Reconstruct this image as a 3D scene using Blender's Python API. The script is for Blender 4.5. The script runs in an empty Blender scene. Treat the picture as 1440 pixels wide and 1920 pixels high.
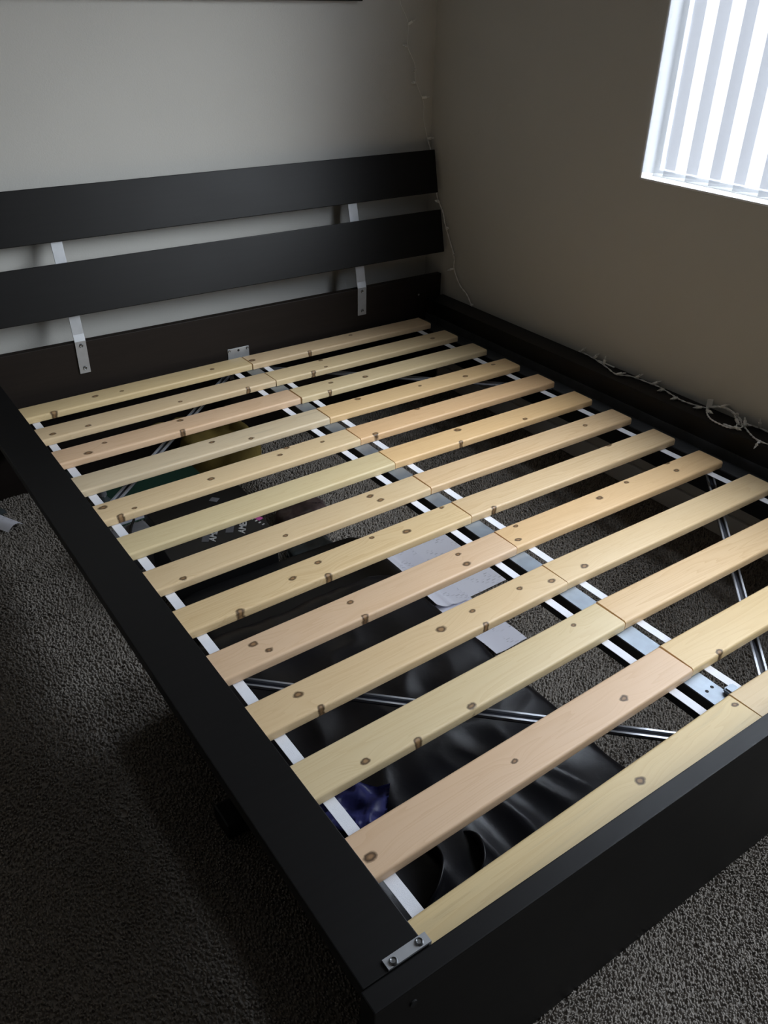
import bpy, bmesh, math, random
import numpy as np
from mathutils import Vector, Matrix, noise

scn = bpy.context.scene
COL = scn.collection
random.seed(7)

# ------------------------------------------------------------------ camera
FH = 0.30                      # height of the slat tops above the carpet
cam_d = bpy.data.cameras.new('camera')
cam = bpy.data.objects.new('camera', cam_d)
COL.objects.link(cam)
rv = Vector((2.0563, -0.6358, 0.3780))
Rw = Matrix.Rotation(rv.length, 3, rv.normalized())       # world -> (right, down, forward)
right, down, fwd = Rw[0], Rw[1], Rw[2]
M = Matrix((right, -down, -fwd)).transposed().to_4x4()
M.translation = Vector((-1.1441, -2.4261, 1.0505 + FH))
cam.matrix_world = M
cam_d.sensor_fit = 'VERTICAL'
cam_d.sensor_height = 24.0
cam_d.lens = 1576.6 / 1920.0 * 24.0
cam_d.clip_start = 0.02
scn.camera = cam

# ------------------------------------------------------------------ world / daylight
W = bpy.data.worlds.new('overcast_sky')
scn.world = W
W.use_nodes = True
nt = W.node_tree
nt.nodes.clear()
out = nt.nodes.new('ShaderNodeOutputWorld')
bg = nt.nodes.new('ShaderNodeBackground')
tc = nt.nodes.new('ShaderNodeTexCoord')
sep = nt.nodes.new('ShaderNodeSeparateXYZ')
rmp = nt.nodes.new('ShaderNodeValToRGB')
nt.links.new(tc.outputs['Generated'], sep.inputs[0])
nt.links.new(sep.outputs['Z'], rmp.inputs[0])
rmp.color_ramp.elements[0].position = 0.0                     # standard overcast sky: zenith three times the horizon
rmp.color_ramp.elements[0].color = (0.105, 0.108, 0.113, 1)     # ground, and an unseen skyline added to dim the view behind the vanes
e = rmp.color_ramp.elements.new(0.10)
e.color = (0.105, 0.108, 0.113, 1)
e = rmp.color_ramp.elements.new(0.15)
e.color = (0.375, 0.405, 0.43, 1)
rmp.color_ramp.elements[-1].position = 1.0
rmp.color_ramp.elements[-1].color = (0.86, 0.93, 1.0, 1)
nt.links.new(rmp.outputs[0], bg.inputs[0])
bg.inputs[1].default_value = 29.0
nt.links.new(bg.outputs[0], out.inputs[0])
W.cycles.sampling_method = 'AUTOMATIC'

# window opening in the right wall
WX, WYB = 0.878, 0.156          # right wall plane x, head wall plane y
WIN_Y0, WIN_Y1 = -3.05, -0.797
WIN_Z0, WIN_Z1 = 0.607 + FH, 2.08
pl = bpy.data.lights.new('window_daylight', 'AREA')
pl.shape = 'RECTANGLE'
pl.size, pl.size_y = WIN_Z1 - WIN_Z0, WIN_Y1 - WIN_Y0
plo = bpy.data.objects.new('window_daylight', pl)
COL.objects.link(plo)
plo.location = (WX + 0.085, (WIN_Y0 + WIN_Y1) / 2, (WIN_Z0 + WIN_Z1) / 2)
plo.rotation_euler = (0, math.pi / 2, 0)
pl.cycles.is_portal = True

scn.view_settings.view_transform = 'Standard'
scn.view_settings.look = 'None'
scn.view_settings.gamma = 1.0
scn.view_settings.use_curve_mapping = False
scn.view_settings.exposure = 0.0
scn.cycles.max_bounces = 8
scn.cycles.diffuse_bounces = 5
scn.cycles.transparent_max_bounces = 16
scn.cycles.use_denoising = True

# ------------------------------------------------------------------ materials
def new_mat(name):
    m = bpy.data.materials.new(name)
    m.use_nodes = True
    t = m.node_tree
    b = t.nodes['Principled BSDF']
    return m, t, b

def nd(t, kind, **kw):
    n = t.nodes.new(kind)
    for k, v in kw.items():
        setattr(n, k, v)
    return n

def mat_plain(name, col, rough=0.6, metal=0.0, bump=0.0, bscale=200.0, var=0.0, vscale=6.0, spec=0.5):
    m, t, b = new_mat(name)
    b.inputs['Base Color'].default_value = (*col, 1)
    b.inputs['Roughness'].default_value = rough
    b.inputs['Metallic'].default_value = metal
    b.inputs['Specular IOR Level'].default_value = spec
    co = nd(t, 'ShaderNodeTexCoord')
    if var > 0:
        n = nd(t, 'ShaderNodeTexNoise')
        n.inputs['Scale'].default_value = vscale
        n.inputs['Detail'].default_value = 4
        t.links.new(co.outputs['Object'], n.inputs['Vector'])
        r = nd(t, 'ShaderNodeValToRGB')
        r.color_ramp.elements[0].position = 0.3
        r.color_ramp.elements[1].position = 0.7
        r.color_ramp.elements[0].color = (*[c * (1 - var) for c in col], 1)
        r.color_ramp.elements[1].color = (*[min(1, c * (1 + var)) for c in col], 1)
        t.links.new(n.outputs['Fac'], r.inputs[0])
        t.links.new(r.outputs[0], b.inputs['Base Color'])
    if bump > 0:
        n2 = nd(t, 'ShaderNodeTexNoise')
        n2.inputs['Scale'].default_value = bscale
        n2.inputs['Detail'].default_value = 3
        t.links.new(co.outputs['Object'], n2.inputs['Vector'])
        bp = nd(t, 'ShaderNodeBump')
        bp.inputs['Strength'].default_value = bump
        bp.inputs['Distance'].default_value = 0.004
        t.links.new(n2.outputs['Fac'], bp.inputs['Height'])
        t.links.new(bp.outputs[0], b.inputs['Normal'])
    return m

def mat_veneer(name, col, rough):
    m, t, b = new_mat(name)
    co = nd(t, 'ShaderNodeTexCoord')
    mp = nd(t, 'ShaderNodeMapping')
    mp.inputs['Scale'].default_value = (6, 120, 120)
    n = nd(t, 'ShaderNodeTexNoise')
    n.inputs['Scale'].default_value = 1.0
    n.inputs['Detail'].default_value = 5
    t.links.new(co.outputs['Object'], mp.inputs[0])
    t.links.new(mp.outputs[0], n.inputs['Vector'])
    r = nd(t, 'ShaderNodeValToRGB')
    r.color_ramp.elements[0].color = (*[c * 0.75 for c in col], 1)
    r.color_ramp.elements[1].color = (*[c * 1.25 for c in col], 1)
    t.links.new(n.outputs['Fac'], r.inputs[0])
    t.links.new(r.outputs[0], b.inputs['Base Color'])
    n3 = nd(t, 'ShaderNodeTexNoise')
    n3.inputs['Scale'].default_value = 5
    t.links.new(co.outputs['Object'], n3.inputs['Vector'])
    mr = nd(t, 'ShaderNodeMapRange')
    mr.inputs['To Min'].default_value = rough - 0.05
    mr.inputs['To Max'].default_value = rough + 0.05
    t.links.new(n3.outputs['Fac'], mr.inputs['Value'])
    t.links.new(mr.outputs[0], b.inputs['Roughness'])
    bp = nd(t, 'ShaderNodeBump')
    b.inputs['Specular IOR Level'].default_value = 0.20
    bp.inputs['Strength'].default_value = 0.04
    bp.inputs['Distance'].default_value = 0.001
    t.links.new(n.outputs['Fac'], bp.inputs['Height'])
    t.links.new(bp.outputs[0], b.inputs['Normal'])
    return m

def mat_pine(name, col, knots, seed, streak=0.0, grain=0.8):
    """pine: long grain bent round the knots of this very board"""
    m, t, b = new_mat(name)
    L = t.links
    co = nd(t, 'ShaderNodeTexCoord')
    sp = nd(t, 'ShaderNodeSeparateXYZ')
    L.new(co.outputs['Object'], sp.inputs[0])
    def math_(op, a, bb=None, c=None):
        n = nd(t, 'ShaderNodeMath', operation=op)
        for i, v in enumerate((a, bb, c)):
            if v is None:
                continue
            if isinstance(v, (int, float)):
                n.inputs[i].default_value = v
            else:
                L.new(v, n.inputs[i])
        return n.outputs[0]
    warp, kmask, kcore = None, None, None
    wob = nd(t, 'ShaderNodeTexNoise')
    wob.inputs['Scale'].default_value = 90
    L.new(co.outputs['Object'], wob.inputs['Vector'])
    for i, (u, v) in enumerate(knots):
        r = 0.0046 + 0.0024 * ((math.sin(seed * 12.9 + i * 4.1) + 1) / 2)
        if i == 0:
            r += 0.0012
        du = math_('SUBTRACT', sp.outputs['X'], u)
        dv = math_('SUBTRACT', sp.outputs['Y'], v)
        e1 = math_('MULTIPLY', du, 0.72)
        d2 = math_('ADD', math_('MULTIPLY', e1, e1), math_('MULTIPLY', dv, dv))
        d = math_('SQRT', d2)
        d = math_('ADD', d, math_('MULTIPLY', math_('SUBTRACT', wob.outputs['Fac'], 0.5), 0.006))
        g = math_('POWER', 2.718, math_('MULTIPLY', d2, -1.0 / (2 * (r * 2.4) ** 2)))
        sgn = 0.012 if (i % 2 == 0) else -0.012
        w = math_('MULTIPLY', g, sgn)
        warp = w if warp is None else math_('ADD', warp, w)
        k = nd(t, 'ShaderNodeMapRange')
        k.inputs['From Min'].default_value = r * 1.25
        k.inputs['From Max'].default_value = r * 0.55
        L.new(d, k.inputs['Value'])
        kk = k.outputs[0]
        kmask = kk if kmask is None else math_('MAXIMUM', kmask, kk)
        rg = nd(t, 'ShaderNodeMapRange')           # dark bark ring
        rg.inputs['From Min'].default_value = r * 0.45
        rg.inputs['From Max'].default_value = 0.0
        L.new(math_('ABSOLUTE', math_('SUBTRACT', d, r * 0.72)), rg.inputs['Value'])
        kcore = rg.outputs[0] if kcore is None else math_('MAXIMUM', kcore, rg.outputs[0])
    yy = sp.outputs['Y'] if warp is None else math_('ADD', sp.outputs['Y'], warp)
    cb = nd(t, 'ShaderNodeCombineXYZ')
    L.new(math_('MULTIPLY', math_('ADD', sp.outputs['X'], seed * 3.7), 0.85), cb.inputs[0])
    L.new(math_('MULTIPLY', yy, 16.0), cb.inputs[1])
    L.new(math_('MULTIPLY', sp.outputs['Z'], 16.0), cb.inputs[2])
    n1 = nd(t, 'ShaderNodeTexNoise')
    n1.inputs['Scale'].default_value = 2.2
    n1.inputs['Detail'].default_value = 2
    n1.inputs['Distortion'].default_value = 0.6
    L.new(cb.outputs[0], n1.inputs['Vector'])
    wv = math_('FRACT', math_('MULTIPLY', n1.outputs['Fac'], 9.0))     # growth rings
    wv = math_('POWER', wv, 2.5)
    cb2 = nd(t, 'ShaderNodeCombineXYZ')
    L.new(math_('MULTIPLY', sp.outputs['X'], 14.0), cb2.inputs[0])
    L.new(math_('MULTIPLY', yy, 700.0), cb2.inputs[1])
    L.new(math_('MULTIPLY', sp.outputs['Z'], 700.0), cb2.inputs[2])
    n2 = nd(t, 'ShaderNodeTexNoise')
    n2.inputs['Scale'].default_value = 1.0
    n2.inputs['Detail'].default_value = 3
    L.new(cb2.outputs[0], n2.inputs['Vector'])
    n3 = nd(t, 'ShaderNodeTexNoise')
    n3.inputs['Scale'].default_value = 7.0
    L.new(co.outputs['Object'], n3.inputs['Vector'])
    tone = math_('ADD', math_('MULTIPLY', wv, 0.5), math_('MULTIPLY', n2.outputs['Fac'], 0.35))
    mix = nd(t, 'ShaderNodeMix', data_type='RGBA')
    mix.inputs['A'].default_value = (*col, 1)
    mix.inputs['B'].default_value = (col[0] * 0.80, col[1] * 0.72, col[2] * 0.62, 1)
    L.new(math_('MULTIPLY', tone, grain), mix.inputs['Factor'])
    mixb = nd(t, 'ShaderNodeMix', data_type='RGBA')
    L.new(mix.outputs['Result'], mixb.inputs['A'])
    mixb.inputs['B'].default_value = (col[0] * 0.96, col[1] * 0.86, col[2] * 0.74, 1)
    L.new(math_('MULTIPLY', n3.outputs['Fac'], 0.5), mixb.inputs['Factor'])
    last = mixb.outputs['Result']
    if streak > 0:
        ns = nd(t, 'ShaderNodeTexNoise')
        ns.inputs['Scale'].default_value = 5
        ns.inputs['Detail'].default_value = 6
        L.new(cb.outputs[0], ns.inputs['Vector'])
        st = nd(t, 'ShaderNodeMapRange')
        st.inputs['From Min'].default_value = 0.55
        st.inputs['From Max'].default_value = 0.75
        L.new(ns.outputs['Fac'], st.inputs['Value'])
        ms = nd(t, 'ShaderNodeMix', data_type='RGBA')
        L.new(last, ms.inputs['A'])
        ms.inputs['B'].default_value = (0.28, 0.24, 0.17, 1)
        L.new(math_('MULTIPLY', st.outputs[0], streak), ms.inputs['Factor'])
        last = ms.outputs['Result']
    if kmask is not None:
        mk = nd(t, 'ShaderNodeMix', data_type='RGBA')
        L.new(last, mk.inputs['A'])
        mk.inputs['B'].default_value = (0.27, 0.14, 0.055, 1)
        L.new(math_('MULTIPLY', kmask, 0.85), mk.inputs['Factor'])
        mk2 = nd(t, 'ShaderNodeMix', data_type='RGBA')
        L.new(mk.outputs['Result'], mk2.inputs['A'])
        mk2.inputs['B'].default_value = (0.045, 0.026, 0.014, 1)
        L.new(math_('MULTIPLY', kcore, 0.92), mk2.inputs['Factor'])
        last = mk2.outputs['Result']
    L.new(last, b.inputs['Base Color'])
    b.inputs['Roughness'].default_value = 0.42
    b.inputs['Specular IOR Level'].default_value = 0.36
    bp = nd(t, 'ShaderNodeBump')
    bp.inputs['Strength'].default_value = 0.12
    bp.inputs['Distance'].default_value = 0.001
    L.new(n2.outputs['Fac'], bp.inputs['Height'])
    L.new(bp.outputs[0], b.inputs['Normal'])
    return m

def mat_vane(name):
    m, t, b = new_mat(name)
    t.nodes.remove(b)
    o = t.nodes['Material Output']
    tr = nd(t, 'ShaderNodeBsdfTranslucent'); tr.inputs[0].default_value = (0.80, 0.82, 0.85, 1)
    df = nd(t, 'ShaderNodeBsdfDiffuse'); df.inputs[0].default_value = (0.34, 0.35, 0.36, 1)
    tp = nd(t, 'ShaderNodeBsdfTransparent'); tp.inputs[0].default_value = (0.93, 0.95, 1.0, 1)
    n = nd(t, 'ShaderNodeTexNoise'); n.inputs['Scale'].default_value = 300
    m1 = nd(t, 'ShaderNodeMixShader'); m1.inputs[0].default_value = 0.97
    t.links.new(tr.outputs[0], m1.inputs[1]); t.links.new(df.outputs[0], m1.inputs[2])
    m2 = nd(t, 'ShaderNodeMixShader')
    mr = nd(t, 'ShaderNodeMapRange'); mr.inputs['To Min'].default_value = 0.35; mr.inputs['To Max'].default_value = 0.39
    t.links.new(n.outputs['Fac'], mr.inputs['Value']); t.links.new(mr.outputs[0], m2.inputs[0])
    t.links.new(m1.outputs[0], m2.inputs[1]); t.links.new(tp.outputs[0], m2.inputs[2])
    t.links.new(m2.outputs[0], o.inputs[0])
    return m

def mat_glass(name, tint=(1, 1, 1), rough=0.02):
    m, t, b = new_mat(name)
    t.nodes.remove(b)
    o = t.nodes['Material Output']
    tp = nd(t, 'ShaderNodeBsdfTransparent'); tp.inputs[0].default_value = (*tint, 1)
    gl = nd(t, 'ShaderNodeBsdfGlossy'); gl.inputs['Roughness'].default_value = rough
    lw = nd(t, 'ShaderNodeLayerWeight'); lw.inputs[0].default_value = 0.5
    pw = nd(t, 'ShaderNodeMath', operation='POWER'); pw.inputs[1].default_value = 5.0
    t.links.new(lw.outputs['Facing'], pw.inputs[0])
    fr = nd(t, 'ShaderNodeMath', operation='MULTIPLY_ADD'); fr.inputs[1].default_value = 0.9; fr.inputs[2].default_value = 0.04
    t.links.new(pw.outputs[0], fr.inputs[0])
    mx = nd(t, 'ShaderNodeMixShader')
    t.links.new(fr.outputs[0], mx.inputs[0]); t.links.new(tp.outputs[0], mx.inputs[1]); t.links.new(gl.outputs[0], mx.inputs[2])
    t.links.new(mx.outputs[0], o.inputs[0])
    return m

def mat_paper(name, col=(0.88, 0.88, 0.97), lines=240.0, ink=0.38):
    """white paper with rows of unreadable small print"""
    m, t, b = new_mat(name)
    L = t.links
    co = nd(t, 'ShaderNodeTexCoord')
    mp = nd(t, 'ShaderNodeMapping'); mp.inputs['Scale'].default_value = (60, lines / 2, 1)
    L.new(co.outputs['Object'], mp.inputs[0])
    br = nd(t, 'ShaderNodeTexBrick')
    br.inputs['Scale'].default_value = 1.0
    br.inputs['Mortar Size'].default_value = 0.32
    br.inputs['Brick Width'].default_value = 1.4
    br.inputs['Row Height'].default_value = 1.0
    br.inputs['Color1'].default_value = (1, 1, 1, 1); br.inputs['Color2'].default_value = (0.35, 0.35, 0.35, 1)
    br.inputs['Mortar'].default_value = (0, 0, 0, 1)
    L.new(mp.outputs[0], br.inputs['Vector'])
    n = nd(t, 'ShaderNodeTexNoise'); n.inputs['Scale'].default_value = 22
    L.new(co.outputs['Object'], n.inputs['Vector'])
    r = nd(t, 'ShaderNodeMapRange'); r.inputs['From Min'].default_value = 0.52; r.inputs['From Max'].default_value = 0.56
    L.new(n.outputs['Fac'], r.inputs['Value'])
    mu = nd(t, 'ShaderNodeMath', operation='MULTIPLY'); L.new(r.outputs[0], mu.inputs[0]); L.new(br.outputs['Color'], mu.inputs[1])
    mu2 = nd(t, 'ShaderNodeMath', operation='MULTIPLY'); L.new(mu.outputs[0], mu2.inputs[0]); mu2.inputs[1].default_value = ink
    mx = nd(t, 'ShaderNodeMix', data_type='RGBA')
    mx.inputs['A'].default_value = (*col, 1); mx.inputs['B'].default_value = (0.12, 0.12, 0.16, 1)
    L.new(mu2.outputs[0], mx.inputs['Factor']); L.new(mx.outputs['Result'], b.inputs['Base Color'])
    b.inputs['Roughness'].default_value = 0.7
    return m

def mat_carpet(name, base, dark):
    m, t, b = new_mat(name)
    L = t.links
    co = nd(t, 'ShaderNodeTexCoord')
    n = nd(t, 'ShaderNodeTexNoise'); n.inputs['Scale'].default_value = 190; n.inputs['Detail'].default_value = 3
    L.new(co.outputs['Object'], n.inputs['Vector'])
    n2 = nd(t, 'ShaderNodeTexNoise'); n2.inputs['Scale'].default_value = 7; n2.inputs['Detail'].default_value = 3
    L.new(co.outputs['Object'], n2.inputs['Vector'])
    mx = nd(t, 'ShaderNodeMix', data_type='RGBA'); mx.inputs['A'].default_value = (*dark, 1); mx.inputs['B'].default_value = (*base, 1)
    ad = nd(t, 'ShaderNodeMath', operation='MULTIPLY_ADD'); ad.inputs[1].default_value = 0.8
    L.new(n.outputs['Fac'], ad.inputs[0])
    ml = nd(t, 'ShaderNodeMath', operation='MULTIPLY'); ml.inputs[1].default_value = 0.45
    L.new(n2.outputs['Fac'], ml.inputs[0]); L.new(ml.outputs[0], ad.inputs[2])
    L.new(ad.outputs[0], mx.inputs['Factor']); L.new(mx.outputs['Result'], b.inputs['Base Color'])
    b.inputs['Roughness'].default_value = 0.95
    b.inputs['Specular IOR Level'].default_value = 0.1
    return m

MT = {}
MT['wall'] = mat_plain('wall_paint', (0.605, 0.59, 0.552), 0.85, bump=0.10, bscale=260, var=0.02, vscale=3, spec=0.2)
MT['ceiling'] = mat_plain('ceiling_paint', (0.50, 0.49, 0.47), 0.9, bump=0.2, bscale=120, spec=0.2)
MT['unseen_wall'] = mat_plain('brown_unseen_wall', (0.24, 0.20, 0.16), 0.7, var=0.1)  # unseen walls, given a dark colour to cut bounced light
MT['trim'] = mat_plain('trim_white', (0.74, 0.74, 0.73), 0.5, var=0.02)
MT['sill'] = mat_plain('sill_white', (0.82, 0.82, 0.82), 0.5, var=0.02)
MT['carpet'] = mat_carpet('carpet', (0.42, 0.385, 0.345), (0.30, 0.27, 0.24))
MT['black'] = mat_veneer('black_brown_foil', (0.008, 0.0076, 0.0076), 0.42)
MT['brown'] = mat_veneer('black_brown_stain', (0.016, 0.012, 0.010), 0.5)
MT['steel'] = mat_plain('galvanised_steel', (0.30, 0.34, 0.385), 0.5, metal=0.75, var=0.12, vscale=30)
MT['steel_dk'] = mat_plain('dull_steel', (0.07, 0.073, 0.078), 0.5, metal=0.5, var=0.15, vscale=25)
MT['bracket'] = mat_plain('silver_bracket', (0.46, 0.47, 0.49), 0.4, metal=0.55, var=0.06, vscale=40)
MT['screw'] = mat_plain('zinc_screw', (0.32, 0.33, 0.34), 0.3, metal=0.9, var=0.1, vscale=300)
MT['hole'] = mat_plain('hole_dark', (0.006, 0.006, 0.006), 0.8, var=0.1)
MT['brace_edge'] = mat_plain('brace_steel_edge', (0.55, 0.57, 0.62), 0.35, metal=0.7, var=0.08, vscale=30)
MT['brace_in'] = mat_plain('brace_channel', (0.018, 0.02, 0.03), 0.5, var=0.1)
MT['tape'] = mat_plain('white_webbing', (0.80, 0.81, 0.86), 0.75, bump=0.2, bscale=900, var=0.04, vscale=25)
MT['vane'] = mat_vane('vinyl_vane')
MT['glass'] = mat_glass('window_glass')
MT['cord'] = mat_plain('white_cord', (0.92, 0.91, 0.88), 0.5, var=0.05, vscale=80)
MT['bulb'] = mat_plain('clear_bulb', (0.75, 0.75, 0.72), 0.15, var=0.05, vscale=80)
MT['bag'] = mat_plain('black_nylon', (0.007, 0.007, 0.010), 0.36, bump=0.12, bscale=60, var=0.3, vscale=8, spec=0.45)
MT['case'] = mat_plain('black_suitcase_shell', (0.007, 0.007, 0.008), 0.45, bump=0.1, bscale=500, var=0.2)
MT['blackbox'] = mat_plain('black_carton', (0.012, 0.012, 0.013), 0.42, var=0.2)
MT['print_w'] = mat_plain('white_print', (0.55, 0.55, 0.54), 0.5, var=0.05)
MT['print_g'] = mat_plain('grey_print', (0.10, 0.10, 0.11), 0.5, var=0.1)
MT['print_p'] = mat_plain('pink_print', (0.50, 0.09, 0.30), 0.5, var=0.3, vscale=60)
MT['paper'] = mat_paper('printed_paper')
MT['paper_b'] = mat_paper('printed_paper_b', (0.86, 0.86, 0.96), 330, 0.4)
MT['yellow'] = mat_plain('mustard_cloth', (0.28, 0.20, 0.05), 0.85, bump=0.5, bscale=60, var=0.25, vscale=18)
MT['green'] = mat_plain('dark_green_card', (0.018, 0.062, 0.042), 0.55, var=0.15)
MT['grey'] = mat_plain('grey_plastic', (0.20, 0.20, 0.22), 0.45, var=0.2, vscale=20)
MT['wrap'] = mat_plain('brown_plastic_wrap', (0.14, 0.10, 0.10), 0.22, bump=0.4, bscale=40, var=0.4, vscale=25, spec=0.7)
MT['blue'] = mat_plain('blue_violet_cloth', (0.06, 0.065, 0.24), 0.4, bump=0.2, bscale=80, var=0.35, vscale=30)
MT['cable'] = mat_plain('black_cable', (0.01, 0.01, 0.01), 0.45, var=0.1)
MT['canvas'] = mat_plain('picture_canvas', (0.20, 0.19, 0.18), 0.7, var=0.4, vscale=4)
MT['teal'] = mat_plain('grey_teal_plastic', (0.07, 0.085, 0.09), 0.3, bump=0.3, bscale=60, var=0.4, vscale=30)

# ------------------------------------------------------------------ mesh helpers
def link(name, me, mat=None, parent=None, loc=None, rot=None):
    o = bpy.data.objects.new(name, me)
    COL.objects.link(o)
    if mat is not None:
        me.materials.append(mat)
    if parent is not None:
        o.parent = parent
    if loc is not None:
        o.location = loc
    if rot is not None:
        o.rotation_euler = rot
    return o

def bm_obj(name, bm, mat=None, parent=None, loc=None, rot=None, smooth=False):
    bmesh.ops.recalc_face_normals(bm, faces=bm.faces[:])
    me = bpy.data.meshes.new(name)
    bm.to_mesh(me)
    bm.free()
    if smooth:
        for p in me.polygons:
            p.use_smooth = True
    return link(name, me, mat, parent, loc, rot)

def add_box(bm, x0, x1, y0, y1, z0, z1, mat=0):
    vs = [bm.verts.new(c) for c in ((x0, y0, z0), (x1, y0, z0), (x1, y1, z0), (x0, y1, z0), (x0, y0, z1), (x1, y0, z1), (x1, y1, z1), (x0, y1, z1))]
    fs = []
    for f in ((0, 3, 2, 1), (4, 5, 6, 7), (0, 1, 5, 4), (1, 2, 6, 5), (2, 3, 7, 6), (3, 0, 4, 7)):
        fc = bm.faces.new([vs[i] for i in f])
        fc.material_index = mat
        fs.append(fc)
    return vs, fs

def box(name, x0, x1, y0, y1, z0, z1, mat, parent=None, bev=0.0, loc=None, rot=None, seg=2):
    bm = bmesh.new()
    add_box(bm, x0, x1, y0, y1, z0, z1)
    if bev > 0:
        bmesh.ops.bevel(bm, geom=bm.edges[:], offset=bev, segments=seg, profile=0.6, affect='EDGES')
    return bm_obj(name, bm, mat, parent, loc, rot)

def prism(name, prof, x0, x1, mat, parent=None, axis='x', bev=0.0, loc=None, rot=None):
    """closed profile (list of (a,b)) extruded; axis x: (y,z) profile, axis y: (x,z) profile, axis z: (x,y)"""
    bm = bmesh.new()
    def pt(p, t):
        return (t, p[0], p[1]) if axis == 'x' else ((p[0], t, p[1]) if axis == 'y' else (p[0], p[1], t))
    a = [bm.verts.new(pt(p, x0)) for p in prof]
    b = [bm.verts.new(pt(p, x1)) for p in prof]
    bm.faces.new(a); bm.faces.new(b[::-1])
    n = len(prof)
    for i in range(n):
        bm.faces.new((a[i], b[i], b[(i + 1) % n], a[(i + 1) % n]))
    if bev > 0:
        bmesh.ops.bevel(bm, geom=bm.edges[:], offset=bev, segments=2, profile=0.6, affect='EDGES')
    return bm_obj(name, bm, mat, parent, loc, rot)

def spline(pts, n=8):
    pts = [Vector(p) for p in pts]
    P = [pts[0] * 2 - pts[1]] + pts + [pts[-1] * 2 - pts[-2]]
    o = []
    for i in range(1, len(P) - 2):
        for k in range(n):
            t = k / n
            a, b, c, d = P[i - 1], P[i], P[i + 1], P[i + 2]
            o.append(0.5 * ((2 * b) + (c - a) * t + (2 * a - 5 * b + 4 * c - d) * t * t + (3 * b - a - 3 * c + d) * t ** 3))
    o.append(P[-2])
    return o

def add_tube(bm, path, r, sides=6, cap=True):
    rings = []
    up = Vector((0.13, 0.31, 0.94)).normalized()
    for i, p in enumerate(path):
        d = (path[min(i + 1, len(path) - 1)] - path[max(i - 1, 0)])
        d = d.normalized() if d.length > 1e-9 else Vector((1, 0, 0))
        s = d.cross(up)
        if s.length < 1e-3:
            s = d.cross(Vector((1, 0, 0)))
        s.normalize()
        u = s.cross(d)
        rr = r(i / (len(path) - 1)) if callable(r) else r
        rings.append([bm.verts.new(p + (s * math.cos(a) + u * math.sin(a)) * rr) for a in (2 * math.pi * k / sides for k in range(sides))])
    for a, b in zip(rings, rings[1:]):
        for k in range(sides):
            bm.faces.new((a[k], a[(k + 1) % sides], b[(k + 1) % sides], b[k]))
    if cap:
        for f in (bm.faces.new(rings[0][::-1]), bm.faces.new(rings[-1])):
            for e_ in f.edges:
                e_.smooth = False

def soft_box(name, sx, sy, sz, mat, parent=None, loc=None, rot=None, e=4.0, res=(30, 30, 10), amp=0.01, freq=8.0, ridge=0.0, rfreq=6.0, seed=0.0, flat_bottom=True, stretch=(1, 1, 1)):
    """soft stuffed body: super-ellipsoid with folds, resting on its flattened underside (origin at base)"""
    bm = bmesh.new()
    nx, ny, nz = res
    cache = {}
    def vert(a, b, c):
        key = (round(a, 5), round(b, 5), round(c, 5))
        if key in cache:
            return cache[key]
        d = Vector((a, b, c))
        l = (abs(a) ** e + abs(b) ** e + abs(c) ** e) ** (1.0 / e)
        p = d / l
        q = Vector((p.x * sx / 2, p.y * sy / 2, p.z * sz / 2))
        nrm = Vector((p.x / sx, p.y / sy, p.z / sz)).normalized()
        s = Vector((q.x * stretch[0], q.y * stretch[1], q.z * stretch[2])) + Vector((seed * 7.3, seed * 1.7, seed * 3.1))
        k = noise.noise(s * freq) * amp
        if ridge:
            k += (1 - abs(noise.noise(s * rfreq + Vector((noise.noise(s * 3), noise.noise(s * 3.3 + Vector((5, 0, 0))), 0)) * 0.8)) * 2.6) * ridge
        q = q + nrm * k
        if flat_bottom and q.z < -sz / 2 + 0.004:
            q.z = -sz / 2
        q.z += sz / 2
        cache[key] = bm.verts.new(q)
        return cache[key]
    def grid(f, n, m):
        for i in range(n):
            for j in range(m):
                bm.faces.new([vert(*f(-1 + 2 * u / n, -1 + 2 * v / m)) for u, v in ((i, j), (i + 1, j), (i + 1, j + 1), (i, j + 1))])
    grid(lambda u, v: (u, v, 1), nx, ny); grid(lambda u, v: (u, v, -1), nx, ny)
    grid(lambda u, v: (u, 1, v), nx, nz); grid(lambda u, v: (u, -1, v), nx, nz)
    grid(lambda u, v: (1, u, v), ny, nz); grid(lambda u, v: (-1, u, v), ny, nz)
    return bm_obj(name, bm, mat, parent, loc, rot, smooth=True)

def empty(name, loc=(0, 0, 0), rot=(0, 0, 0)):
    o = bpy.data.objects.new(name, None)
    o.empty_display_size = 0.1
    COL.objects.link(o)
    o.location = loc
    o.rotation_euler = rot
    return o

def tag(o, label, cat, group=None):
    o['label'] = label
    o['category'] = cat
    if group:
        o['group'] = group
    return o

def struct(o):
    o['kind'] = 'structure'
    return o

S = FH      # add to a height measured from the slat tops

# ------------------------------------------------------------------ the room
RX0, RY0, RZ1 = -3.3, -5.0, 2.44
floor = struct(box('floor', RX0 - 0.1, WX + 0.08, RY0 - 0.1, WYB + 0.12, -0.08, -0.006, MT['carpet']))
floor['label'] = 'greyish brown cut pile carpet'
struct(box('wall_head', RX0 - 0.1, WX + 0.08, WYB, WYB + 0.12, -0.08, RZ1, MT['wall']))['label'] = 'off white painted wall behind the headboard'
struct(box('wall_left', RX0 - 0.1, RX0, RY0 - 0.1, WYB, -0.08, RZ1, MT['unseen_wall']))['label'] = 'brown wall opposite the window'
struct(box('wall_back', RX0, WX + 0.08, RY0 - 0.1, RY0, -0.08, RZ1, MT['unseen_wall']))['label'] = 'brown wall behind the camera'
struct(box('ceiling', RX0 - 0.1, WX + 0.08, RY0 - 0.1, WYB + 0.12, RZ1, RZ1 + 0.1, MT['ceiling']))['label'] = 'white ceiling'
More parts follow.
